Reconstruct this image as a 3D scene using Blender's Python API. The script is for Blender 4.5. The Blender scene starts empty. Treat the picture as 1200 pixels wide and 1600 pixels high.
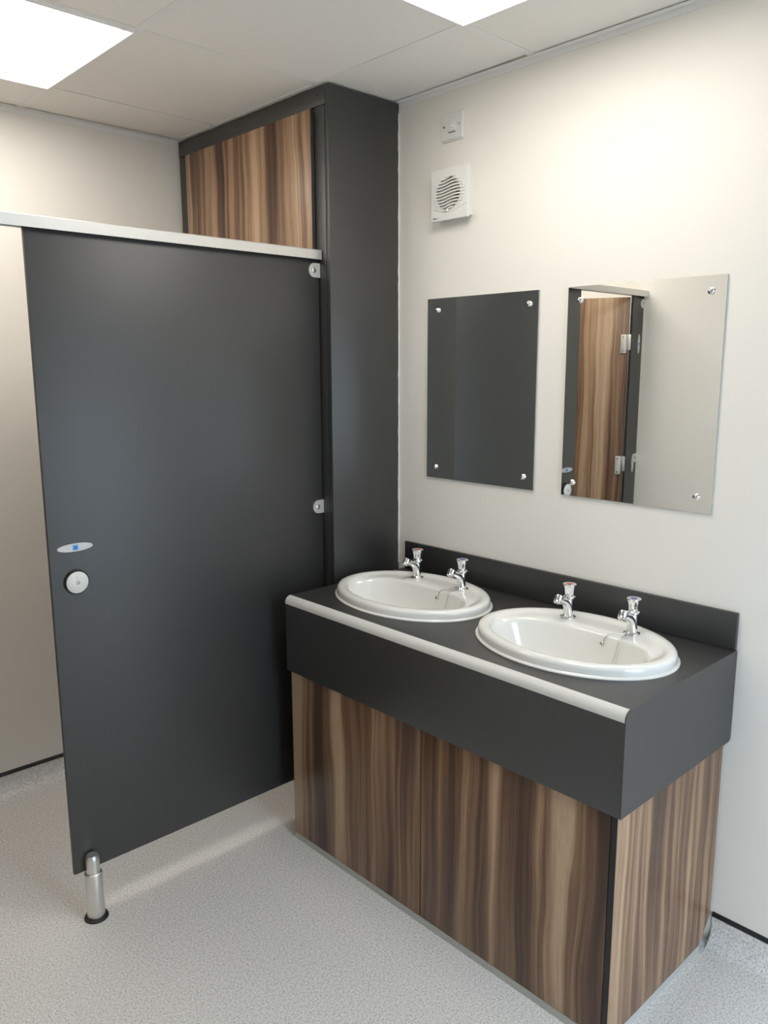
import bpy, bmesh, math, random
from mathutils import Vector, Matrix
random.seed(4)
scene = bpy.context.scene
col = scene.collection

# ------------------------------------------------------------------ camera
F_PX = 1248.95
CAM = Vector((-2.0035, -2.0514, 1.5704))
YAW, PITCH, ROLL = 0.7541, -0.1802, -0.003
cam_data = bpy.data.cameras.new('camera')
cam_data.sensor_fit = 'VERTICAL'; cam_data.sensor_height = 36.0
cam_data.lens = F_PX / 1600.0 * 36.0
cam_data.clip_start = 0.02
cam = bpy.data.objects.new('camera', cam_data); col.objects.link(cam)
fw = Vector((math.sin(YAW)*math.cos(PITCH), math.cos(YAW)*math.cos(PITCH), math.sin(PITCH)))
rt = Vector((math.cos(YAW), -math.sin(YAW), 0)); up = rt.cross(fw)
r2 = rt*math.cos(ROLL) + up*math.sin(ROLL); u2 = up*math.cos(ROLL) - rt*math.sin(ROLL)
cam.matrix_world = Matrix(((r2.x, u2.x, -fw.x, CAM.x), (r2.y, u2.y, -fw.y, CAM.y), (r2.z, u2.z, -fw.z, CAM.z), (0, 0, 0, 1)))
scene.camera = cam

# ------------------------------------------------------------------ world, exposure
W = bpy.data.worlds.new('sky'); scene.world = W; W.use_nodes = True
W.node_tree.nodes['Background'].inputs[0].default_value = (0.66, 0.82, 1.0, 1)
W.node_tree.nodes['Background'].inputs[1].default_value = 6.0
vs = scene.view_settings
vs.view_transform = 'Standard'; vs.look = 'None'; vs.gamma = 1.0; vs.use_curve_mapping = False
vs.exposure = 0.25
LIGHT = 8.0            # emission of the ceiling panels
LIGHT_COL = (1.0, 0.962, 0.905)

# ------------------------------------------------------------------ materials
def mat(name, base=(.5, .5, .5), rough=.5, metal=0.0, spec=.5, emis=None, coat=0.0):
    m = bpy.data.materials.new(name); m.use_nodes = True
    b = m.node_tree.nodes['Principled BSDF']
    b.inputs['Base Color'].default_value = (*base, 1); b.inputs['Roughness'].default_value = rough
    b.inputs['Metallic'].default_value = metal; b.inputs['Specular IOR Level'].default_value = spec
    b.inputs['Coat Weight'].default_value = coat; b.inputs['Coat Roughness'].default_value = rough
    if emis:
        b.inputs['Emission Color'].default_value = (*emis[0], 1); b.inputs['Emission Strength'].default_value = emis[1]
    return m
def nd(m, t, **kw):
    n = m.node_tree.nodes.new(t)
    for k, v in kw.items(): setattr(n, k, v)
    return n
def lk(m, a, b): m.node_tree.links.new(a, b)
def bsdf(m): return m.node_tree.nodes['Principled BSDF']
def ramp(m, stops, fac):
    r = nd(m, 'ShaderNodeValToRGB'); e = r.color_ramp.elements
    e[0].position, e[0].color = stops[0][0], (*stops[0][1], 1)
    e[1].position, e[1].color = stops[-1][0], (*stops[-1][1], 1)
    for p, c in stops[1:-1]:
        x = e.new(p); x.color = (*c, 1)
    lk(m, fac, r.inputs[0]); return r
def math_node(m, op, a, b=None):
    n = nd(m, 'ShaderNodeMath', operation=op)
    for i, v in enumerate((a, b)):
        if v is None: continue
        if isinstance(v, (int, float)): n.inputs[i].default_value = v
        else: lk(m, v, n.inputs[i])
    return n.outputs[0]
def add_bump(m, scale, strength, dist=.001, detail=3):
    tc = nd(m, 'ShaderNodeTexCoord'); n = nd(m, 'ShaderNodeTexNoise'); n.inputs['Scale'].default_value = scale
    n.inputs['Detail'].default_value = detail
    lk(m, tc.outputs['Object'], n.inputs['Vector'])
    bp = nd(m, 'ShaderNodeBump'); bp.inputs['Strength'].default_value = strength; bp.inputs['Distance'].default_value = dist
    lk(m, n.outputs['Fac'], bp.inputs['Height']); lk(m, bp.outputs[0], bsdf(m).inputs['Normal'])
    return n

def wall_material():
    m = mat('cream_wall_paint', (.895, .855, .785), .5, spec=.3)
    n = add_bump(m, 9, .25, .004, 4)
    return m
M_WALL = wall_material()
M_TILE = mat('ceiling_tile_white', (.92, .89, .84), .75, spec=.2); add_bump(M_TILE, 260, .15, .0005)
M_BAR = mat('ceiling_bar_white', (.90, .885, .86), .45)
M_FRAME = M_BAR
M_INNER = M_BAR
M_VOID = mat('ceiling_void', (.50, .49, .47), .9)
M_DARK = mat('charcoal_laminate', (.030, .0295, .0285), .45, spec=.85, coat=.1); add_bump(M_DARK, 900, .08, .0003)
M_DARKEDGE = mat('black_edge', (.012, .012, .013), .5)
M_ALU = mat('satin_aluminium', (.74, .73, .70), .38, metal=1.0)
M_RAIL = mat('anodised_rail', (.70, .685, .65), .42, metal=.75)
M_NOSE = mat('off_white_edging', (.74, .73, .69), .32)
M_CHROME = mat('chrome', (.83, .84, .85), .06, metal=1.0)
M_CHROMEDULL = mat('dull_chrome', (.62, .62, .60), .22, metal=1.0)
M_WHITEPL = mat('white_plastic', (.80, .79, .75), .3)
M_FANIN = mat('grey_fan_plastic', (.45, .45, .44), .6)
M_CERAMIC = mat('white_ceramic', (.88, .87, .82), .09, spec=.55, coat=.4)
M_BLACK = mat('black_rubber', (.012, .013, .015), .4)
M_RED = mat('red_dot', (.55, .09, .06), .35)
M_BLUE = mat('blue_dot', (.10, .12, .36), .35)
M_BADGE = mat('blue_badge', (.03, .20, .72), .4)
M_BADGE2 = mat('pale_blue_badge', (.20, .42, .85), .4)
M_MIRROR = mat('mirror_silver', (.90, .91, .89), .0, metal=1.0)
M_GLASS = mat('mirror_edge', (.42, .47, .45), .12)
M_BRACK = mat('light_grey_bracket', (.66, .65, .61), .35, metal=.35)
M_KEEP = mat('silver_grey_plate', (.60, .585, .55), .38, metal=.45)
M_KICK = mat('grey_kick_strip', (.50, .49, .455), .45, metal=.2)
M_CAULK = mat('white_caulk', (.82, .80, .76), .5)
M_SEAM = mat('weld_seam', (.80, .79, .76), .5)
M_DIFF = mat('light_diffuser', (.9, .9, .9), .5, emis=(LIGHT_COL, LIGHT))
M_PRINT = mat('grey_print', (.07, .07, .075), .5)
M_PRINT2 = mat('pale_print', (.42, .41, .40), .5)

def floor_material():
    m = mat('speckled_grey_vinyl', (.5, .5, .5), .42, spec=.45)
    tc = nd(m, 'ShaderNodeTexCoord')
    n1 = nd(m, 'ShaderNodeTexNoise'); n1.inputs['Scale'].default_value = 190; n1.inputs['Detail'].default_value = 2.5
    n1.inputs['Roughness'].default_value = .65
    lk(m, tc.outputs['Object'], n1.inputs['Vector'])
    r = ramp(m, [(.30, (.46, .445, .425)), (.42, (.66, .64, .61)), (.52, (.81, .79, .75)), (.66, (.93, .91, .87))], n1.outputs['Fac'])
    lk(m, r.outputs[0], bsdf(m).inputs['Base Color'])
    bp = nd(m, 'ShaderNodeBump'); bp.inputs['Strength'].default_value = .12; bp.inputs['Distance'].default_value = .0006
    lk(m, n1.outputs['Fac'], bp.inputs['Height']); lk(m, bp.outputs[0], bsdf(m).inputs['Normal'])
    return m
M_FLOOR = floor_material()

def wood_material():
    m = mat('walnut_laminate', (.2, .1, .05), .34, spec=.45)
    tc = nd(m, 'ShaderNodeTexCoord'); oi = nd(m, 'ShaderNodeObjectInfo')
    s = nd(m, 'ShaderNodeSeparateXYZ'); lk(m, tc.outputs['Object'], s.inputs[0])
    h = math_node(m, 'ADD', math_node(m, 'ADD', s.outputs[0], s.outputs[1]), math_node(m, 'MULTIPLY', oi.outputs['Random'], 37.0))
    z = s.outputs[2]
    def vec(hs, zs, w=0.0):
        c = nd(m, 'ShaderNodeCombineXYZ')
        lk(m, math_node(m, 'MULTIPLY', hh, hs), c.inputs[0]); lk(m, math_node(m, 'MULTIPLY', z, zs), c.inputs[1])
        c.inputs[2].default_value = w; return c.outputs[0]
    def noise(v, detail, rough=.5, dist=0.0):
        n = nd(m, 'ShaderNodeTexNoise'); n.inputs['Scale'].default_value = 1.0; n.inputs['Detail'].default_value = detail
        n.inputs['Roughness'].default_value = rough; n.inputs['Distortion'].default_value = dist
        lk(m, v, n.inputs['Vector']); return n.outputs['Fac']
    hh = h
    warp = noise(vec(5.0, 1.6, 3.1), 2)
    hh = math_node(m, 'ADD', h, math_node(m, 'MULTIPLY', math_node(m, 'SUBTRACT', warp, .5), .075))
    broad = noise(vec(9, .26, 0), 2.0, .5)
    streak = noise(vec(34, .5, 7), 3.0, .55)
    fine = noise(vec(150, 1.6, 13), 3.0, .6)
    pore = noise(vec(700, 16, 17), 2.0, .6)
    a = math_node(m, 'ADD', math_node(m, 'MULTIPLY', broad, .85), math_node(m, 'MULTIPLY', streak, .46))
    a = math_node(m, 'ADD', a, math_node(m, 'MULTIPLY', fine, .16))
    a = math_node(m, 'SUBTRACT', a, .235)
    r = ramp(m, [(.365, (.062, .033, .022)), (.44, (.130, .068, .040)), (.505, (.225, .128, .072)), (.56, (.36, .222, .130)), (.655, (.53, .365, .235))], a)
    mx = nd(m, 'ShaderNodeMix', data_type='RGBA', blend_type='MULTIPLY'); mx.inputs[0].default_value = .55
    pr = ramp(m, [(.30, (.62, .60, .58)), (.55, (1, 1, 1))], pore)
    lk(m, r.outputs[0], mx.inputs[6]); lk(m, pr.outputs[0], mx.inputs[7])
    lk(m, mx.outputs[2], bsdf(m).inputs['Base Color'])
    bp = nd(m, 'ShaderNodeBump'); bp.inputs['Strength'].default_value = .10; bp.inputs['Distance'].default_value = .0004
    lk(m, pore, bp.inputs['Height']); lk(m, bp.outputs[0], bsdf(m).inputs['Normal'])
    return m
M_WOOD = wood_material()

# ------------------------------------------------------------------ helpers
def box(bm, x0, x1, y0, y1, z0, z1, bev=0.0, seg=2, mi=0):
    if x0 > x1: x0, x1 = x1, x0
    if y0 > y1: y0, y1 = y1, y0
    v = [bm.verts.new((x, y, z)) for z in (z0, z1) for y in (y0, y1) for x in (x0, x1)]
    fs = [bm.faces.new([v[i] for i in q]) for q in ((0, 2, 3, 1), (4, 5, 7, 6), (0, 1, 5, 4), (2, 6, 7, 3), (0, 4, 6, 2), (1, 3, 7, 5))]
    for f in fs: f.material_index = mi
    if bev:
        bmesh.ops.bevel(bm, geom=list({e for f in fs for e in f.edges}), offset=bev, segments=seg, affect='EDGES', profile=.5)
    return bm
def extrude_poly(bm, pts, axis, a, b):
    """closed polygon of 2-D points extruded along axis ('x','y','z') from a to b"""
    def P(p, t): return {'x': (t, p[0], p[1]), 'y': (p[0], t, p[1]), 'z': (p[0], p[1], t)}[axis]
    A = [bm.verts.new(P(p, a)) for p in pts]; B = [bm.verts.new(P(p, b)) for p in pts]
    bm.faces.new(A); bm.faces.new(B[::-1])
    n = len(pts)
    for i in range(n): bm.faces.new((A[i], B[i], B[(i+1) % n], A[(i+1) % n]))
    bmesh.ops.recalc_face_normals(bm, faces=bm.faces); return bm
def lathe(bm, prof, c=(0, 0, 0), axis=(0, 0, 1), n=32):
    ax = Vector(axis).normalized(); q = Vector((0, 0, 1)).rotation_difference(ax).to_matrix(); c = Vector(c)
    rings = []
    for r, z in prof:
        if r < 1e-6: rings.append([bm.verts.new(c + q @ Vector((0, 0, z)))])
        else: rings.append([bm.verts.new(c + q @ Vector((r*math.cos(2*math.pi*i/n), r*math.sin(2*math.pi*i/n), z))) for i in range(n)])
    for A, B in zip(rings, rings[1:]):
        for i in range(n):
            j = (i+1) % n
            if len(A) == 1 and len(B) == 1: continue
            if len(A) == 1: bm.faces.new((A[0], B[j], B[i]))
            elif len(B) == 1: bm.faces.new((A[i], A[j], B[0]))
            else: bm.faces.new((A[i], A[j], B[j], B[i]))
    bmesh.ops.recalc_face_normals(bm, faces=bm.faces); return bm
def sweep(bm, pts, radii, n=12, squash=None, cap=True):
    """tube through points with a radius (or (rx,ry)) per point"""
    pts = [Vector(p) for p in pts]; rings = []
    ref = Vector((0, 1, 0))
    for i, p in enumerate(pts):
        t = (pts[min(i+1, len(pts)-1)] - pts[max(i-1, 0)]).normalized()
        s = ref - t*ref.dot(t)
        if s.length < .05: s = Vector((1, 0, 0)) - t*t.x
        s.normalize(); w = t.cross(s)
        r = radii[i] if isinstance(radii, (list, tuple)) else radii
        rx, ry = r if isinstance(r, tuple) else (r, r)
        rings.append([bm.verts.new(p + s*rx*math.cos(2*math.pi*k/n) + w*ry*math.sin(2*math.pi*k/n)) for k in range(n)])
    for A, B in zip(rings, rings[1:]):
        for k in range(n): bm.faces.new((A[k], A[(k+1) % n], B[(k+1) % n], B[k]))
    if cap: bm.faces.new(rings[0][::-1]); bm.faces.new(rings[-1])
    bmesh.ops.recalc_face_normals(bm, faces=bm.faces); return bm
def smooth_path(pts, n=6):
    pts = [Vector(p) for p in pts]; out = []
    for i in range(len(pts)-1):
        p0 = pts[max(i-1, 0)]; p1 = pts[i]; p2 = pts[i+1]; p3 = pts[min(i+2, len(pts)-1)]
        for k in range(n):
            t = k/n
            out.append(.5*((2*p1) + (p2-p0)*t + (2*p0-5*p1+4*p2-p3)*t*t + (3*p1-p0-3*p2+p3)*t**3))
    out.append(pts[-1]); return out
def base_of(o):
    v = Vector((0, 0, 0))
    while o is not None: v += Vector(o.location); o = o.parent
    return v
def obj(name, bm, m, parent=None, smooth=None, mats=None, local=False):
    if parent is not None and not local:
        bmesh.ops.translate(bm, verts=bm.verts, vec=-base_of(parent))
    me = bpy.data.meshes.new(name); bm.to_mesh(me); bm.free()
    for x in (mats or [m]): me.materials.append(x)
    if smooth is not None:
        me.shade_smooth()
        me.set_sharp_from_angle(angle=math.radians(smooth))
    o = bpy.data.objects.new(name, me); col.objects.link(o)
    if parent is not None: o.parent = parent
    return o
def tag(o, label, cat, group=None):
    o['label'] = label; o['category'] = cat
    if group: o['group'] = group
    return o
def thing(name, label, cat, loc=(0, 0, 0), group=None):
    o = bpy.data.objects.new(name, None); o.empty_display_size = .05; col.objects.link(o); o.location = loc
    return tag(o, label, cat, group)
def struct(o): o['kind'] = 'structure'; return o
def NB(): return bmesh.new()
def bx(name, m, parent, *a, bev=0.0, **k):
    return obj(name, box(NB(), *a, bev=bev), m, parent, smooth=(40 if bev else None), **k)
def copy_tree(o, parent=None):
    c = o.copy(); col.objects.link(c); c.parent = parent
    for ch in list(o.children): copy_tree(ch, c)
    return c

# ------------------------------------------------------------------ dimensions
H = 2.4346                    # ceiling
YB = .9174                    # back wall
WL = -1.82                    # wall beside the cubicle
WX = -3.05; WY = -2.5         # far corner of the room behind the camera
XB, Y0, T = -.311, -.553, .6  # ceiling grid
D = .310                      # depth of the duct boxing
ZC, ZA, ZS = .8496, .6015, .9487
VX, VY0, VY1 = -.5477, -.0385, -1.2468
SK = .0925

# ------------------------------------------------------------------ room shell
fl = struct(obj('floor', box(NB(), WX, .1, WY-.12, YB+.1, -.08, 0), M_FLOOR))
struct(obj('ground', box(NB(), -12, 12, WY-16, WY-.121, -.12, -.03), mat('pale_concrete', (.42, .41, .39), .8)))
wr = struct(obj('wall_right', box(NB(), 0, .12, WY, YB+.12, 0, H+.2), M_WALL))
wb = struct(obj('wall_back', box(NB(), WL-.1, 0, YB, YB+.12, 0, H+.2), M_WALL))
wl = struct(obj('wall_left', box(NB(), WL-.1, WL, -.5, YB, 0, H+.2), M_WALL))
wa = struct(obj('wall_alcove', box(NB(), WX, WL-.1, -.5, -.4, 0, H+.2), M_WALL))
we = struct(obj('wall_entrance', box(NB(), WX-.12, WX, WY, -.4, 0, H+.2), M_WALL))
bm = NB(); DX0, DX1, DZ = -1.15, -.35, 2.08          # open outside door behind the photographer
box(bm, WX, DX0, WY-.12, WY, 0, H+.2); box(bm, DX1, .12, WY-.12, WY, 0, H+.2); box(bm, DX0, DX1, WY-.12, WY, DZ, H+.2)
wn = struct(obj('wall_near', bm, M_WALL))
bm = NB(); box(bm, DX0, DX0+.05, WY-.13, WY+.01, 0, DZ-.05); box(bm, DX1-.05, DX1, WY-.13, WY+.01, 0, DZ-.05); box(bm, DX0, DX1, WY-.13, WY+.01, DZ-.05, DZ)
struct(obj('door_near_offscreen', bm, M_WHITEPL))

# coved vinyl skirting with black capping strip
def cove(name, run_axis, a, b, wall, sgn):
    R = .045; th = .003
    pts = [(0, 0), (0, SK-.010), (th, SK-.010)]
    pts += [(th + R*(1-math.cos(t)), R - R*math.sin(t)) for t in [math.radians(k) for k in range(0, 85, 12)]]
    pts += [(th+R+.02, .0006), (th+R+.02, 0)]
    def put(p): return (wall + sgn*p[0], p[1])
    o = struct(obj(name, extrude_poly(NB(), [put(p) for p in pts], run_axis, a, b), M_FLOOR, smooth=35))
    cap = [(0, SK-.012), (.0045, SK-.013), (.006, SK-.010), (.005, SK-.001), (.0015, SK+.001), (0, SK+.001)]
    obj('capping_strip', extrude_poly(NB(), [put(p) for p in cap], run_axis, a, b), M_BLACK, o, smooth=40)
    return o
cove('baseboard_right', 'y', WY, -1.236, 0, -1)
cove('baseboard_back', 'x', WL, -D-.002, YB, -1)
cove('baseboard_left', 'y', -.5, YB, WL, 1)
bx('weld_seam', M_SEAM, fl, -.112, -.109, WY, -1.26, 0, .0006)

# ceiling: dark void slab, lay-in tiles, T bars
ce = struct(obj('ceiling', box(NB(), WX, .1, WY, YB+.1, H+.09, H+.15), M_VOID))
lights = {(1, 1), (0, -1)}
for j in range(-1, 5):
    for k in range(-5, 3):
        xa, xb = XB-T*(j+1), XB-T*j; ya, yb = Y0+T*k, Y0+T*(k+1)
        xa, xb = max(xa, WX+.002), min(xb, -.003); ya, yb = max(ya, WY+.002), min(yb, YB-.003)
        if xb-xa < .03 or yb-ya < .03 or (j, k) in lights: continue
        if xb < WL+.01 and ya > -.51: continue
        g = .003
        if j == -1:
            if ya > 0: continue
            w = .030 if k == 0 else .013
            yb2 = min(yb, yb)
            pts = [(xa+g, ya+g), (-w, ya+g), (-.012, yb2-g), (xa+g, yb2-g)]
            obj('ceiling_tile', extrude_poly(NB(), pts, 'z', H+.0018, H+.017), M_TILE, ce)
        else:
            bx('ceiling_tile', M_TILE, ce, xa+g, xb-g, ya+g, yb-g, H+.0018, H+.017)
for j in range(0, 5):
    x = XB-T*j; ye = (YB-.003 if x > WL+.02 else -.505)
    if x < WX+.02: continue
    bm = NB(); box(bm, x-.012, x+.012, WY+.002, ye, H, H+.0015); box(bm, x-.001, x+.001, WY+.002, ye, H+.0015, H+.034)
    obj('ceiling_bar', bm, M_BAR, ce)
for k in range(-4, 3):
    y = Y0+T*k
    if y > YB-.02: continue
    x0 = WX+.002 if y < -.52 else WL+.002
    xe = -.003 if y < -.01 else XB
    for j in range(-1, 5):
        a, b = max(XB-T*(j+1)+.012, x0), min(XB-T*j-.012, xe)
        if b-a < .02: continue
        bm = NB(); box(bm, a, b, y-.012, y+.012, H-.0002, H+.0013); box(bm, a, b, y-.001, y+.001, H+.0013, H+.034)
        obj('ceiling_bar', bm, M_BAR, ce)
def angle_trim(n, pts, axis, a, b): struct(obj('trim_%d' % n, extrude_poly(NB(), pts, axis, a, b), M_BAR))
angle_trim(1, [(-.0002, H-.018), (-.0022, H-.018), (-.0022, H-.0022), (-.0222, H-.0022), (-.0222, H-.0007), (-.0002, H-.0007)], 'y', WY, -.001)
angle_trim(2, [(YB-.0002, H-.018), (YB-.0022, H-.018), (YB-.0022, H-.0022), (YB-.0222, H-.0022), (YB-.0222, H-.0007), (YB-.0002, H-.0007)], 'x', WL, -D-.003)
angle_trim(3, [(WL+.0002, H-.018), (WL+.0022, H-.018), (WL+.0022, H-.0022), (WL+.0222, H-.0022), (WL+.0222, H-.0007), (WL+.0002, H-.0007)], 'y', -.5, YB-.03)

# recessed light panels
def ceiling_light(j, k, label):
    xa, xb = XB-T*(j+1), XB-T*j; ya, yb = Y0+T*k, Y0+T*(k+1)
    t = thing('ceiling_light', label, 'ceiling light', ((xa+xb)/2, (ya+yb)/2, H), 'square light panels in the ceiling')
    bm = NB(); o = .002; i = .008; zl, zt = H-.006, H+.018
    for (a, b, c, d) in ((xa+o, xb-o, ya+o, ya+i), (xa+o, xb-o, yb-i, yb-o), (xa+o, xa+i, ya+i, yb-i), (xb-i, xb-o, ya+i, yb-i)):
        box(bm, a, b, c, d, zl, zt)
    obj('frame', bm, M_BAR, t)
    bm = NB()
    for (a, b, c, d) in ((xa+i, xb-i, ya+i, ya+i+.002), (xa+i, xb-i, yb-i-.002, yb-i), (xa+i, xa+i+.002, ya+i+.002, yb-i-.002), (xb-i-.002, xb-i, ya+i+.002, yb-i-.002)):
        box(bm, a, b, c, d, zl+.003, zt-.0002)
    obj('inner_wall', bm, M_INNER, t)
    bm = NB()
    for (a, b, c, d) in ((xa+i+.0022, xb-i-.0022, ya+i+.0022, ya+i+.009), (xa+i+.0022, xb-i-.0022, yb-i-.009, yb-i-.0022), (xa+i+.0022, xa+i+.009, ya+i+.009, yb-i-.009), (xb-i-.009, xb-i-.0022, ya+i+.009, yb-i-.009)):
        box(bm, a, b, c, d, zt-.005, zt-.0002)
    obj('inner_lip', bm, M_FRAME, t)
    bx('diffuser', M_DIFF, t, xa+i, xb-i, ya+i, yb-i, zt, zt+.006)
ceiling_light(1, 1, 'square ceiling light panel above the toilet cubicle')
ceiling_light(0, -1, 'square ceiling light panel above the washbasin vanity')


# ------------------------------------------------------------------ boxed service duct in the corner
ZD = 2.4285
du = thing('service_duct', 'tall charcoal boxed duct in the corner with walnut access panel', 'duct', (-D/2, .46, 0))
bx('side_panel', M_DARK, du, -D, -.0035, 0, .016, 0, ZD, bev=.0012)
bx('stile', M_DARK, du, -D+.0005, -D+.02, .0185, .0688, 0, 2.372, bev=.0008)
bx('stile', M_DARK, du, -D+.002, -D+.02, .850, YB-.002, 0, 2.372, bev=.0008)
bx('top_rail', M_DARK, du, -D, -D+.02, .0165, YB-.002, 2.3735, ZD, bev=.0008)
bx('back_board', M_DARK, du, -D+.020, -D+.026, .02, YB-.004, .06, 2.37)
for z0, z1 in ((1.262, 2.367), (.12, 1.255)):
    p = bx('access_panel', M_DARK, du, -D-.013, -D-.0002, .0705, .842, z0, z1)
    bx('wood_face', M_WOOD, p, -D-.0155, -D-.013, .0705, .842, z0, z1, bev=.0006)
bm = NB(); lathe(bm, [(0, .001), (.0035, .001), (.004, 0)], (-D, .050, 2.405), (-1, 0, 0), 12)
obj('screw_cap', bm, M_BLACK, du, smooth=40)
# white caulk bead between the duct and the wall
bm = NB(); pts = []; zz = .86
while zz < H-.02:
    pts.append(Vector((-.0035+random.uniform(-.0006, .0006), -.0005, zz))); zz += .022
sweep(bm, pts, [random.uniform(.0022, .0040) for _ in pts], 8)
struct(obj('trim_4', bm, M_CAULK, smooth=60))

# ------------------------------------------------------------------ toilet cubicle
YP, PT = .0553, .013
PXL, PXR, PZ0, PZ1 = -1.2396, -.3125, .1439, 1.918
cu = thing('toilet_cubicle', 'charcoal laminate toilet cubicle front with aluminium headrail and open walnut door', 'cubicle', (-1.05, .06, 0))
bx('front_panel', M_DARK, cu, PXL, PXR, YP, YP+PT, PZ0, PZ1, bev=.0008)
bm = NB(); ry0, ry1, rz0, rz1 = YP-.017, YP+PT+.0012, 1.9095, 1.9395
extrude_poly(bm, [(ry0+.002, rz1), (ry1-.002, rz1), (ry1, rz1-.002), (ry1, rz0), (ry1-.001, rz0), (ry1-.001, rz1-.018), (ry0+.0025, rz1-.018), (ry0+.0025, rz0), (ry0, rz0), (ry0, rz1-.002)], 'x', WL+.001, -D-.0025)
obj('headrail', bm, M_RAIL, cu, smooth=30)
PIL = -1.705
bx('pilaster', M_DARK, cu, WL+.012, PIL, YP, YP+PT, PZ0, PZ1, bev=.0008)
def dplate(cx, cz, hw, hh, flip, y0, y1):
    """D-shaped plate: flat side on +x (or -x when flipped)"""
    pts = [(hw, -hh), (hw, hh)] + [(-hw+hh+hh*math.cos(a), hh*math.sin(a)) for a in [math.radians(d) for d in range(90, 271, 10)]]
    if flip: pts = [(-x, z) for x, z in pts]
    return extrude_poly(NB(), [(cx+x, cz+z) for x, z in pts], 'y', y0, y1)
def bracket(cx, cz, flip, xw):
    o = obj('wall_bracket', dplate(cx, cz, .0225, .0225, flip, YP-.0028, YP-.0002), M_BRACK, cu)
    s = 1 if not flip else -1
    bm = lathe(NB(), [(.0085, 0), (.0078, .0025), (.0045, .0042), (.0035, .0042), (.003, .0025), (0, .0025)], (cx-s*.004, YP-.0028, cz), (0, -1, 0), 20)
    obj('screw', bm, M_CHROMEDULL, o, smooth=40)
for z in (1.8765, 1.1015, .33):
    bracket(-.3315, z, False, -D)
for z in (1.8765, 1.1015, .33):
    bracket(WL+.0245, z, True, WL)
def lens_plate(cx, cz, hl, hw, vertical, badge):
    pts = []
    for k in range(48):
        a = 2*math.pi*k/48; c, s = math.cos(a), math.sin(a)
        u = math.copysign(abs(c)**.62, c)*hl; v = math.copysign(abs(s)**.72, s)*hw*(1-.30*(u/hl)**2)
        pts.append((u, v))
    if vertical: pts = [(v, u) for u, v in pts]
    bm = extrude_poly(NB(), [(cx+x, cz+z) for x, z in pts], 'y', YP-.0045, YP-.0003)
    e = [e for e in bm.edges if all(abs(v.co.y-(YP-.0045)) < 1e-6 for v in e.verts)]
    bmesh.ops.bevel(bm, geom=e, offset=.0018, segments=2, affect='EDGES')
    o = obj('lock_keep_plate' if not vertical else 'hinge_plate', bm, M_KEEP, cu, smooth=40)
    if badge:
        w = badge
        b = bx('badge', M_BADGE2, o, cx-w, cx+w, YP-.0052, YP-.0044, cz-w, cz+w)
        bx('badge_centre', M_BADGE, o, cx-w*.62, cx+w*.62, YP-.0056, YP-.0051, cz-w*.62, cz+w*.62)
    return o
lens_plate(-1.170, 1.0925, .0485, .0112, False, .0075)
lens_plate(-1.772, 1.678, .048, .0105, True, .006)
lens_plate(-1.772, 1.075, .048, .0105, True, 0)
# round door buffer on the panel
bm = lathe(NB(), [(.034, 0), (.034, .006), (.0315, .0085), (0, .0085)], (-1.1735, YP-.0002, .997), (0, -1, 0), 40)
dk = obj('door_buffer', bm, M_BLACK, cu, smooth=40)
bm = lathe(NB(), [(.0295, .0082), (.0300, .0105), (.0285, .0118), (0, .0125)], (-1.1735, YP, .997), (0, -1, 0), 40)
obj('buffer_disc', bm, M_WHITEPL, dk, smooth=40)
bm = lathe(NB(), [(.0058, .012), (.0052, .0138), (.0038, .0144), (.003, .0130), (0, .0130)], (-1.1735, YP, .997), (0, -1, 0), 18)
obj('screw', bm, M_CHROMEDULL, dk, smooth=40)
bm = lathe(NB(), [(.0075, .0112), (.0068, .0132), (0, .0142)], (-1.1725, YP, 1.0105), (0, -1, 0), 18)
obj('bumper', bm, M_WHITEPL, dk, smooth=40)
# adjustable legs
def leg(lx, ly):
    lg = obj('leg', lathe(NB(), [(.0248, .008), (.0252, .012), (.0252, .139), (.0242, .143), (.0205, .1455), (.0195, .1435), (0, .1435)], (lx, ly, 0), n=40), M_ALU, cu, smooth=40)
    bm = NB()
    prof = [(.0192, .1437), (.0192, .186), (.0180, .194), (.0150, .1985)]
    rings = []
    for r, z in prof:
        ring = []
        for i in range(40):
            a = 2*math.pi*i/40; x, y = r*math.cos(a), r*math.sin(a)
            if z > PZ0-.001: y = min(y, YP-.0006-ly)
            ring.append(bm.verts.new((lx+x, ly+y, z)))
        rings.append(ring)
    for A, B in zip(rings, rings[1:]):
        for i in range(40): bm.faces.new((A[i], A[(i+1) % 40], B[(i+1) % 40], B[i]))
    bm.faces.new(rings[-1]); bm.faces.new(rings[0][::-1]); bmesh.ops.recalc_face_normals(bm, faces=bm.faces)
    obj('leg_sleeve', bm, M_ALU, lg, smooth=40)
    bm = NB(); n = 44
    lathe(bm, [(.024, .0085), (.028, .0085), (.0325, .006), (.034, .002), (.034, 0.0003), (0, 0.0003)], (lx, ly, 0), n=n)
    obj('foot_flange', bm, M_BLACK, lg, smooth=40)
leg(-1.194, .0352); leg(PIL-.055, .0352)
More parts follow.
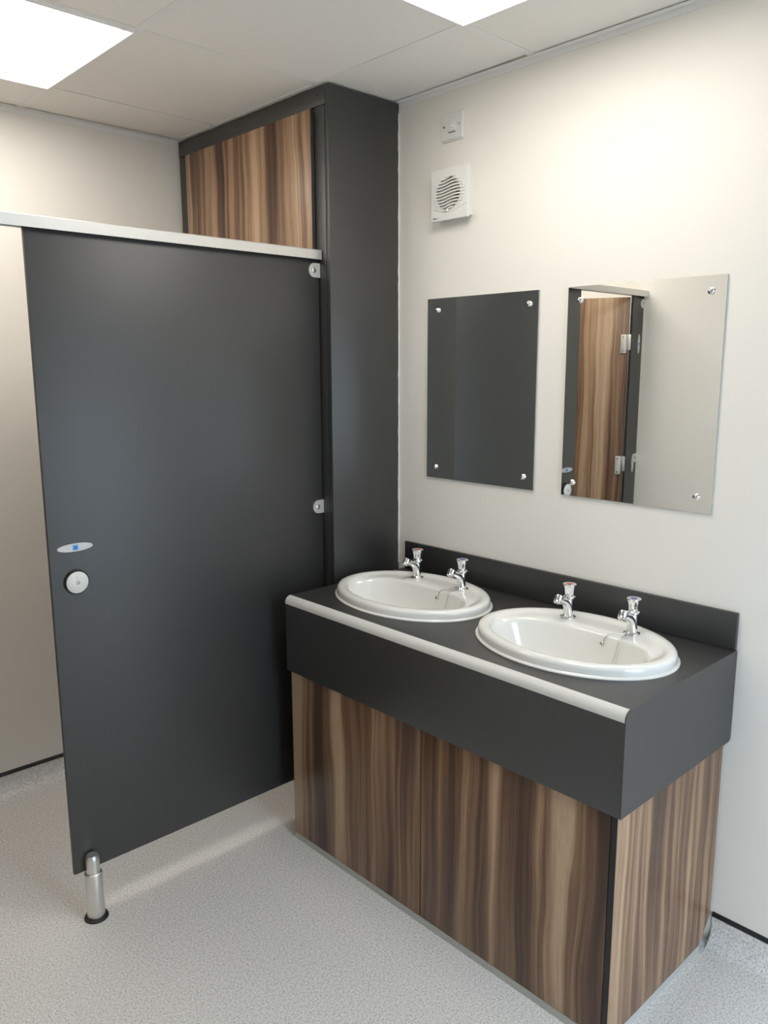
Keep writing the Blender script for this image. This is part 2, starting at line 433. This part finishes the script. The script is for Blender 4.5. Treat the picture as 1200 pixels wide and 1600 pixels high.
# open walnut door, hinged on the pilaster
DA = math.radians(66); hp = Vector((PIL+.012, YP+.010, 0))
DW = .455
Rm = Matrix.Translation(hp) @ Matrix.Rotation(DA, 4, 'Z')
bm = box(NB(), 0, DW, -.0065, .0065, PZ0+.005, 1.903, bev=.0008); bmesh.ops.transform(bm, matrix=Rm, verts=bm.verts)
dr = obj('door', bm, M_WOOD, cu, smooth=40)
for z in (1.677, 1.070):
    bm = box(NB(), .008, .036, -.017, -.0066, z-.046, z+.046, bev=.002); bmesh.ops.transform(bm, matrix=Rm, verts=bm.verts)
    hg = obj('hinge', bm, M_BRACK, dr, smooth=40)
    for dz in (-.034, .034):
        bm = lathe(NB(), [(.0045, 0), (.004, .0015), (0, .002)], (.024, -.017, z+dz), (0, -1, 0), 14); bmesh.ops.transform(bm, matrix=Rm, verts=bm.verts)
        obj('screw', bm, M_CHROMEDULL, hg, smooth=40)
    bm = box(NB(), -.012, .0075, -.015, -.007, z-.030, z+.046, bev=.002); bmesh.ops.transform(bm, matrix=Rm, verts=bm.verts)
    obj('knuckle', bm, M_ALU, hg, smooth=40)

# ------------------------------------------------------------------ vanity cabinet
CX, CY1 = -.5322, -1.2311
va = thing('vanity_cabinet', 'walnut vanity cabinet under the charcoal worktop, two doors and grey kick strip', 'cabinet', (-.27, -.64, 0))
bx('carcass', M_DARK, va, CX+.020, -.06, VY0-.018, CY1+.016, .024, ZA-.004)
dz0, dz1 = .0225, ZA-.0015
YD = -.6303
bx('door', M_WOOD, va, CX, CX+.018, VY0-.003, YD+.0018, dz0, dz1, bev=.0008)
bx('door', M_WOOD, va, CX, CX+.018, YD-.0018, CY1+.0165, dz0, dz1, bev=.0008)
bx('end_panel', M_WOOD, va, CX+.02, -.06, VY0-.003, VY0-.017, dz0, ZA-.0015)
pts = [(CX+.003, dz0), (-.066, dz0), (-.046, .040), (-.018, .075), (-.0075, .10), (-.0075, ZA-.0015), (CX+.003, ZA-.0015)]
sp = obj('side_panel', extrude_poly(NB(), pts, 'y', CY1, CY1+.003), M_WOOD, va)
bx('black_edge', M_DARKEDGE, sp, CX+.001, CX+.0028, CY1+.0003, CY1+.0145, dz0, dz1)
bx('core', M_DARKEDGE, sp, CX+.0028, -.07, CY1+.003, CY1+.0155, dz0, dz1)
bx('kick_strip', M_KICK, va, CX-.001, CX+.012, VY0-.003, CY1-.001, .0003, .0218)
bx('kick_strip', M_KICK, va, CX+.0125, -.066, CY1-.001, CY1+.010, .0003, .0218)

# ------------------------------------------------------------------ worktop with apron, nosing, upstand
wt = thing('vanity_worktop', 'charcoal laminate vanity worktop with deep apron, white rounded front edge and upstand', 'worktop', (-.27, -.64, ZA))
NR = .021
# top with the two basin holes left as solid skin below the basins (basins sit in real cut-outs)
BASINS = [(-.2712, -.333), (-.2707, -.928)]
def top_mesh():
    bm = NB(); x0, x1, y0, y1 = VX+NR, -.002, VY1+.003, VY0
    outer = []
    ring_all = []
    for (a, b) in ((x0, y0), (x1, y0), (x1, y1), (x0, y1)): outer.append(bm.verts.new((a, b, ZC)))
    edges = [bm.edges.new((outer[i], outer[(i+1) % 4])) for i in range(4)]
    loops = []
    for cx, cy in BASINS:
        vs = [bm.verts.new((cx+.188*math.cos(2*math.pi*i/64), cy+.258*math.sin(2*math.pi*i/64), ZC)) for i in range(64)]
        edges += [bm.edges.new((vs[i], vs[(i+1) % 64])) for i in range(64)]
    bmesh.ops.triangle_fill(bm, use_beauty=True, use_dissolve=False, edges=edges)
    r = bmesh.ops.extrude_face_region(bm, geom=list(bm.faces))
    bmesh.ops.translate(bm, verts=[v for v in r['geom'] if isinstance(v, bmesh.types.BMVert)], vec=(0, 0, -.025))
    bmesh.ops.recalc_face_normals(bm, faces=bm.faces)
    return bm
obj('top', top_mesh(), M_DARK, wt)
nose = [(VX+NR, ZC), (VX+NR, ZC-NR-.004), (VX, ZC-NR-.004)] + [(VX+NR-NR*math.cos(a), ZC-NR+NR*math.sin(a)) for a in [math.radians(d) for d in range(0, 90, 9)]]
obj('front_edging', extrude_poly(NB(), nose, 'y', VY0, VY1+.003), M_NOSE, wt, smooth=35)
bx('apron', M_DARK, wt, VX+.0005, VX+.0145, VY0, VY1+.003, ZA, ZC-NR-.0042, bev=.0008)
bx('apron_return', M_DARK, wt, VX+.015, -.06, VY0, VY0-.012, ZA, ZC-.027, bev=.0008)
e = .012
pts = [(VX, ZA), (-.003-e, ZA)] + [(-.003-e+e*math.sin(a), ZA+e-e*math.cos(a)) for a in [math.radians(d) for d in (22, 45, 67, 90)]]
pts += [(-.003, ZC-.004), (-.006, ZC+.001)] + [(VX+NR-NR*math.sin(a), ZC+.001-NR+NR*math.cos(a)) for a in [math.radians(d) for d in range(0, 91, 10)]]
obj('end_panel', extrude_poly(NB(), pts, 'y', VY1, VY1+.0028), M_DARK, wt)
bx('upstand', M_DARK, wt, -.0135, -.0005, VY1+.003, VY0-.004, ZC+.0012, ZS, bev=.0012)

# ------------------------------------------------------------------ washbasins
def make_basin():
    t = thing('washbasin', '', 'washbasin', (0, 0, 0), 'oval washbasins')
    n = 112
    # a, front, back, z, exponent of the back half
    R = [(.280, .210, .210, .0004, 2), (.280, .210, .210, .003, 2), (.2765, .2065, .2065, .0046, 2), (.2735, .2035, .2035, .0065, 2), (.2732, .2032, .2032, .019, 2),
         (.2716, .2016, .2016, .0245, 2), (.2680, .1980, .1980, .0282, 2), (.2620, .1920, .1920, .0298, 2), (.2530, .1830, .1830, .0300, 2),
         (.2455, .1755, .1755, .0288, 2), (.240, .1705, .1700, .0262, 2)]
    R = [(a, f, b, z, z, e) for a, f, b, z, e in R]
    R += [(.2345, .1660, .152, .0232, .0242, 2.1), (.2275, .1610, .118, .0180, .0236, 2.3), (.2205, .1570, .086, .0090, .0232, 2.6),
          (.2165, .1545, .079, .0020, .0214, 2.7), (.2130, .1520, .0755, -.0060, .0168, 2.7), (.2095, .1495, .0735, -.0140, .0090, 2.7),
          (.2000, .1440, .069, -.0350, -.0200, 2.6), (.184, .132, .061, -.064, -.058, 2.5), (.155, .110, .046, -.096, -.094, 2.4),
          (.110, .082, .022, -.118, -.118, 2.2), (.060, .055, -.005, -.128, -.128, 2), (.0235, .0535, -.0065, -.131, -.131, 2)]
    bm = NB(); rings = []
    for a, f, b, zf, zb, e in R:
        cx = (b-f)/2 if b != f else 0; hb = (b+f)/2
        ring = []
        for i in range(n):
            th = 2*math.pi*i/n; c, s = math.cos(th), math.sin(th)
            ex = e if c > 0 else 2 + (e-2)*.25
            w = min(max((c+.25)/.85, 0), 1); w = w*w*(3-2*w); z = zf + (zb-zf)*w
            ring.append(bm.verts.new((cx + hb*math.copysign(abs(c)**(2/ex), c), a*math.copysign(abs(s)**(2/ex), s), z)))
        rings.append(ring)
    for A, B in zip(rings, rings[1:]):
        for i in range(n): bm.faces.new((A[i], A[(i+1) % n], B[(i+1) % n], B[i]))
    # underside shell
    under = [(.255, .185, .185, .0004), (.250, .180, .180, -.03), (.21, .155, .085, -.07), (.16, .12, .055, -.115), (.09, .075, .02, -.142), (.03, .0535, -.0065, -.146)]
    prev = rings[0]
    for a, f, b, z in under:
        cx = (b-f)/2; hb = (b+f)/2
        ring = [bm.verts.new((cx+hb*math.cos(2*math.pi*i/n), a*math.sin(2*math.pi*i/n), z)) for i in range(n)]
        for i in range(n): bm.faces.new((prev[(i+1) % n], prev[i], ring[i], ring[(i+1) % n]))
        prev = ring
    bmesh.ops.recalc_face_normals(bm, faces=bm.faces)
    obj('bowl', bm, M_CERAMIC, t, smooth=50)
    w = obj('waste', lathe(NB(), [(.0300, -.1285), (.029, -.1265), (.021, -.1275), (.019, -.131), (0, -.131)], (-.030, 0, 0), n=32), M_CHROME, t, smooth=40)
    obj('plug_hole', lathe(NB(), [(.0175, -.1305), (0, -.1305)], (-.030, 0, 0), n=24), M_CHROMEDULL, w)
    return t
basin = make_basin()
basin2 = copy_tree(basin)
for o, (x, y), lab in ((basin, BASINS[0], 'oval white ceramic washbasin beside the tall charcoal duct'), (basin2, BASINS[1], 'oval white ceramic washbasin at the open end of the worktop, below the right mirror')):
    o.location = (x, y, ZC); o['label'] = lab
basin2['label'] = 'oval white ceramic washbasin at the end of the worktop away from the duct'

# ------------------------------------------------------------------ pillar taps (spout towards -x)
def make_tap(hot):
    t = thing('pillar_tap', '', 'tap', (0, 0, 0), 'chrome pillar taps')
    obj('base_flange', lathe(NB(), [(.0215, 0), (.0222, .0018), (.0215, .0036), (.0165, .0052), (.0150, .0075), (.0145, .008)], n=32), M_CHROME, t, smooth=35)
    path = smooth_path([(0, 0, .005), (-.0005, 0, .018), (-.004, 0, .033), (-.015, 0, .047), (-.031, 0, .056), (-.043, 0, .0605)], 5)
    m = len(path); rad = []
    for i in range(m):
        f = i/(m-1); rad.append((.0150-.0062*f, .0145-.0065*f))
    bd = obj('body', sweep(NB(), path, rad, 20), M_CHROME, t, smooth=60)
    dv = Vector((-.62, 0, -.78)).normalized()
    nz = Vector((-.049, 0, .0625))
    obj('nozzle', lathe(NB(), [(0, -.011), (.0095, -.011), (.0118, -.009), (.0122, .004), (.0108, .0065), (.0112, .010), (.0098, .0120), (.0085, .009), (0, .009)], nz, dv, 22), M_CHROME, bd, smooth=35)
    obj('neck', sweep(NB(), smooth_path([(.001, 0, .028), (.002, 0, .040), (.003, 0, .050), (.003, 0, .058)], 4), [.0135, .0132, .013, .0128, .0125, .0122, .012, .0118, .0115, .0112, .011, .011, .011], 20), M_CHROME, bd, smooth=60)
    obj('valve_collar', lathe(NB(), [(.010, .054), (.0150, .0555), (.0175, .0585), (.0172, .0605), (.013, .0630), (.0105, .0645), (.0105, .067)], (.003, 0, 0), n=28), M_CHROME, t, smooth=35)
    # fluted handle, flaring to a flat top
    bm = NB(); rings = []
    n = 48
    for z, r, fl in ((.0655, .0105, .0), (.0675, .0130, .10), (.073, .0140, .14), (.080, .0148, .16), (.087, .0158, .14), (.0915, .0172, .05), (.0935, .0186, 0), (.0958, .0190, 0), (.0970, .0182, 0)):
        rings.append([bm.verts.new((.003 + r*(1-fl*(.5+.5*math.cos(6*2*math.pi*i/n)))*math.cos(2*math.pi*i/n), r*(1-fl*(.5+.5*math.cos(6*2*math.pi*i/n)))*math.sin(2*math.pi*i/n), z)) for i in range(n)])
    for A, B in zip(rings, rings[1:]):
        for i in range(n): bm.faces.new((A[i], A[(i+1) % n], B[(i+1) % n], B[i]))
    bm.faces.new(rings[-1]); bm.faces.new(rings[0][::-1]); bmesh.ops.recalc_face_normals(bm, faces=bm.faces)
    h = obj('handle', bm, M_CHROME, t, smooth=45)
    d = obj('indicator_disc', lathe(NB(), [(.0092, .0968), (.0090, .0976), (0, .0980)], (.003, 0, 0), n=28), M_RED if hot else M_BLUE, h, smooth=40)
    d['label'] = 'red hot-water disc' if hot else 'blue cold-water disc'
    return t
ZL = ZC + .0236
hot = make_tap(True); cold = make_tap(False)
hot2 = copy_tree(hot); cold2 = copy_tree(cold)
TX = .125
for o, (bxx, byy), dy, lab in ((hot, BASINS[0], .099, 'chrome pillar tap with red-topped handle, on the basin beside the duct'),
                               (cold, BASINS[0], -.099, 'chrome pillar tap with blue-topped handle, on the basin beside the duct'),
                               (hot2, BASINS[1], .099, 'chrome pillar tap with red-topped handle, on the basin away from the duct'),
                               (cold2, BASINS[1], -.099, 'chrome pillar tap with blue-topped handle, on the basin away from the duct')):
    o.location = (bxx+TX, byy+dy, ZL+.0003); o['label'] = lab
# plug chains
def make_chain():
    t = thing('plug_chain', '', 'plug chain', (0, 0, 0), 'basin plug chains')
    z = .0245
    p = smooth_path([(TX-.021, -.092, z+.002), (TX-.040, -.074, z+.003), (TX-.050, -.060, z-.001), (TX-.0535, -.052, z-.012), (TX-.055, -.049, z-.020)], 6)
    obj('chain', sweep(NB(), p, .0011, 8), M_CHROMEDULL, t, smooth=60)
    p = smooth_path([(TX-.0215, -.099, z+.002), (TX-.042, -.099, z+.0012), (.0735, -.098, z-.0005), (.064, -.096, .012), (.057, -.094, -.014), (.046, -.088, -.050), (.028, -.070, -.086), (0, -.035, -.112)], 6)
    obj('chain', sweep(NB(), p, .0010, 8), M_CHROMEDULL, t, smooth=60)
    bm = NB()
    c = Vector((TX-.0585, -.048, z-.026))
    lathe(bm, [(.0058, 0), (.0062, .002), (.0045, .004), (.0035, .0035), (.003, .001), (0, .001)], c, (-1, .15, .2), 18)
    obj('chain_stay', bm, M_CHROMEDULL, t, smooth=40)
    return t
ch = make_chain(); ch2 = copy_tree(ch)
ch.location = (*BASINS[0], ZC); ch['label'] = 'thin plug chain hanging from the blue tap into the basin beside the duct'
ch2.location = (*BASINS[1], ZC); ch2['label'] = 'thin plug chain hanging from the blue tap into the basin away from the duct'

# ------------------------------------------------------------------ mirrors
def mirror(y0, y1, z0, z1, label, rot, screws):
    cy, cz = (y0+y1)/2, (z0+z1)/2
    t = thing('wall_mirror', label, 'mirror', (-.0005, cy, z0), 'frameless wall mirrors')
    bm = box(NB(), -.0065, -.0015, y0, y1, z0, z1)
    for f in bm.faces: f.material_index = 0 if f.normal.x < -.5 or f.calc_center_median().x < -.0064 else 1
    M = Matrix.Translation((-.003, cy, 0)) @ Matrix.Rotation(rot, 4, 'Z') @ Matrix.Translation((.003, -cy, 0))
    bmesh.ops.transform(bm, matrix=M, verts=bm.verts)
    bm.normal_update()
    obj('glass', bm, M_MIRROR, t, mats=[M_MIRROR, M_GLASS])
    for sy, sz in screws:
        obj('screw_cap', lathe(NB(), [(.0075, 0), (.0085, .0012), (.0085, .004), (.0070, .0070), (.0035, .0085), (0, .009)], (-.0068, sy, sz), (-1, 0, 0), 24), M_CHROME, t, smooth=40)
mirror(-.5942, -.1429, 1.1937, 1.7907, 'frameless mirror filled by a plain charcoal reflection, nearer the duct', 0.0, [(-.1888, 1.752), (-.5606, 1.752), (-.5551, 1.2325), (-.1832, 1.2317)])
mirror(-1.1534, -.6972, 1.1937, 1.7907, 'frameless mirror reflecting the walnut cubicle door and pale wall', math.radians(.23), [(-.7376, 1.752), (-1.1155, 1.752), (-1.112, 1.2335), (-.734, 1.233)])

# ------------------------------------------------------------------ fused switch plate
sw = thing('switch_plate', 'white square fused switch plate on the wall above the extractor fan', 'switch', (-.0005, -.2436, 2.2686))
yc, zc = -.2436, 2.3117; hs = .0455
bm = box(NB(), -.0095, -.0005, yc-hs, yc+hs, zc-.0432, zc+.0432)
bmesh.ops.bevel(bm, geom=[e for e in bm.edges if all(v.co.x < -.009 for v in e.verts)] + [e for e in bm.edges if abs(e.verts[0].co.x-e.verts[1].co.x) > .005], offset=.0045, segments=3, affect='EDGES')
obj('plate', bm, M_WHITEPL, sw, smooth=40)
bx('fuse_carrier', M_WHITEPL, sw, -.0112, -.0095, yc-.019, yc+.017, zc-.012, zc+.017, bev=.0008)
bx('rocker', M_CERAMIC, sw, -.0150, -.0112, yc-.012, yc+.004, zc-.006, zc+.003, bev=.0012)
bx('slot', M_PRINT, sw, -.0114, -.0095, yc-.015, yc+.013, zc-.019, zc-.0170)
for s in (-1, 1):
    obj('screw', lathe(NB(), [(.0042, 0), (.0038, .0010), (0, .0012)], (-.0095, yc+s*.031, zc+.001), (-1, 0, 0), 16), M_CHROMEDULL, sw, smooth=40)

# ------------------------------------------------------------------ extractor fan
fy0, fy1, fz0, fz1 = -.334, -.1827, 2.0278, 2.1823
fyc, fzc, fr = -.2545, 2.1065, .0500
fan = thing('extractor_fan', 'white square extractor fan with wavy round grille on the wall', 'extractor fan', (-.0005, (fy0+fy1)/2, fz0))
# cover plate with round opening
def plate_face(bm, x, fy0, fy1, fz0, fz1):
    o = [bm.verts.new((x, a, b)) for a, b in ((fy0, fz0), (fy1, fz0), (fy1, fz1), (fy0, fz1))]
    c = [bm.verts.new((x, fyc+fr*math.cos(2*math.pi*i/48), fzc+fr*math.sin(2*math.pi*i/48))) for i in range(48)]
    es = [bm.edges.new((o[i], o[(i+1) % 4])) for i in range(4)] + [bm.edges.new((c[i], c[(i+1) % 48])) for i in range(48)]
    bmesh.ops.triangle_fill(bm, use_beauty=True, edges=es)
    return o, c
def pierced_plate(xa, xb, *b):
    bm = NB(); o1, c1 = plate_face(bm, xa, *b); o2, c2 = plate_face(bm, xb, *b)
    for A, B in ((o1, o2), (c1, c2)):
        for i in range(len(A)): bm.faces.new((A[i], A[(i+1) % len(A)], B[(i+1) % len(A)], B[i]))
    bmesh.ops.recalc_face_normals(bm, faces=bm.faces)
    return bm
obj('housing', pierced_plate(-.0224, -.0005, fy0+.008, fy1-.008, fz0+.008, fz1-.006), M_WHITEPL, fan)
obj('cover', pierced_plate(-.035, -.0225, fy0, fy1, fz0, fz1), M_WHITEPL, fan)
obj('fan_well', lathe(NB(), [(fr-.0005, .0015), (.0, .0012)], (0, fyc, fzc), (-1, 0, 0), 40), M_FANIN, fan)
obj('motor_hub', lathe(NB(), [(.016, .0016), (.015, .016), (0, .018)], (0, fyc, fzc), (-1, 0, 0), 24), M_FANIN, fan, smooth=40)
for i in range(11):                                           # wavy slats, running out over the cover beside the hole
    zz = fzc + (i-5)*.0094
    ext = math.sqrt(max(fr**2 - (zz-fzc)**2, .0)) + .013 + .006*(1-abs(i-5)/5)
    bm = NB(); P = []
    m = 18
    for k in range(m+1):
        u = -1 + 2*k/m; y = fyc + u*ext
        if y > fy1-.004 or y < fy0+.004: continue
        w = -.0042*math.sin(u*math.pi*.95)
        P.append((y, zz + w))
    rings = []
    for y, z in P:
        rings.append([bm.verts.new(v) for v in ((-.0375, y, z-.0022), (-.0375, y, z+.0022), (-.0315, y, z+.0016), (-.0315, y, z-.0016))])
    for A, B in zip(rings, rings[1:]):
        for q in range(4): bm.faces.new((A[q], A[(q+1) % 4], B[(q+1) % 4], B[q]))
    bm.faces.new(rings[0][::-1]); bm.faces.new(rings[-1]); bmesh.ops.recalc_face_normals(bm, faces=bm.faces)
    obj('slat', bm, M_WHITEPL, fan)
obj('neon_lens', lathe(NB(), [(.0045, 0), (.0042, .003), (.002, .005), (0, .0055)], (-.0350, fyc+.003, fzc-fr-.001), (-1, 0, 0), 16), M_CERAMIC, fan, smooth=50)
bm = NB()
P = [(-.0352, fyc+.070*u, fz0+.024 + .016*u*u) for u in [k/10-1 for k in range(21)]]
obj('cover_ridge', sweep(bm, [p for p in P if fy0+.004 < p[1] < fy1-.004], .0009, 6), M_WHITEPL, fan, smooth=60)
bx('logo_print', M_PRINT, fan, -.0353, -.0350, fy1-.008, fy1-.021, fz0+.0065, fz0+.0100)
bx('logo_print', M_PRINT2, fan, -.0353, -.0350, fy1-.0225, fy1-.030, fz0+.0065, fz0+.0095)
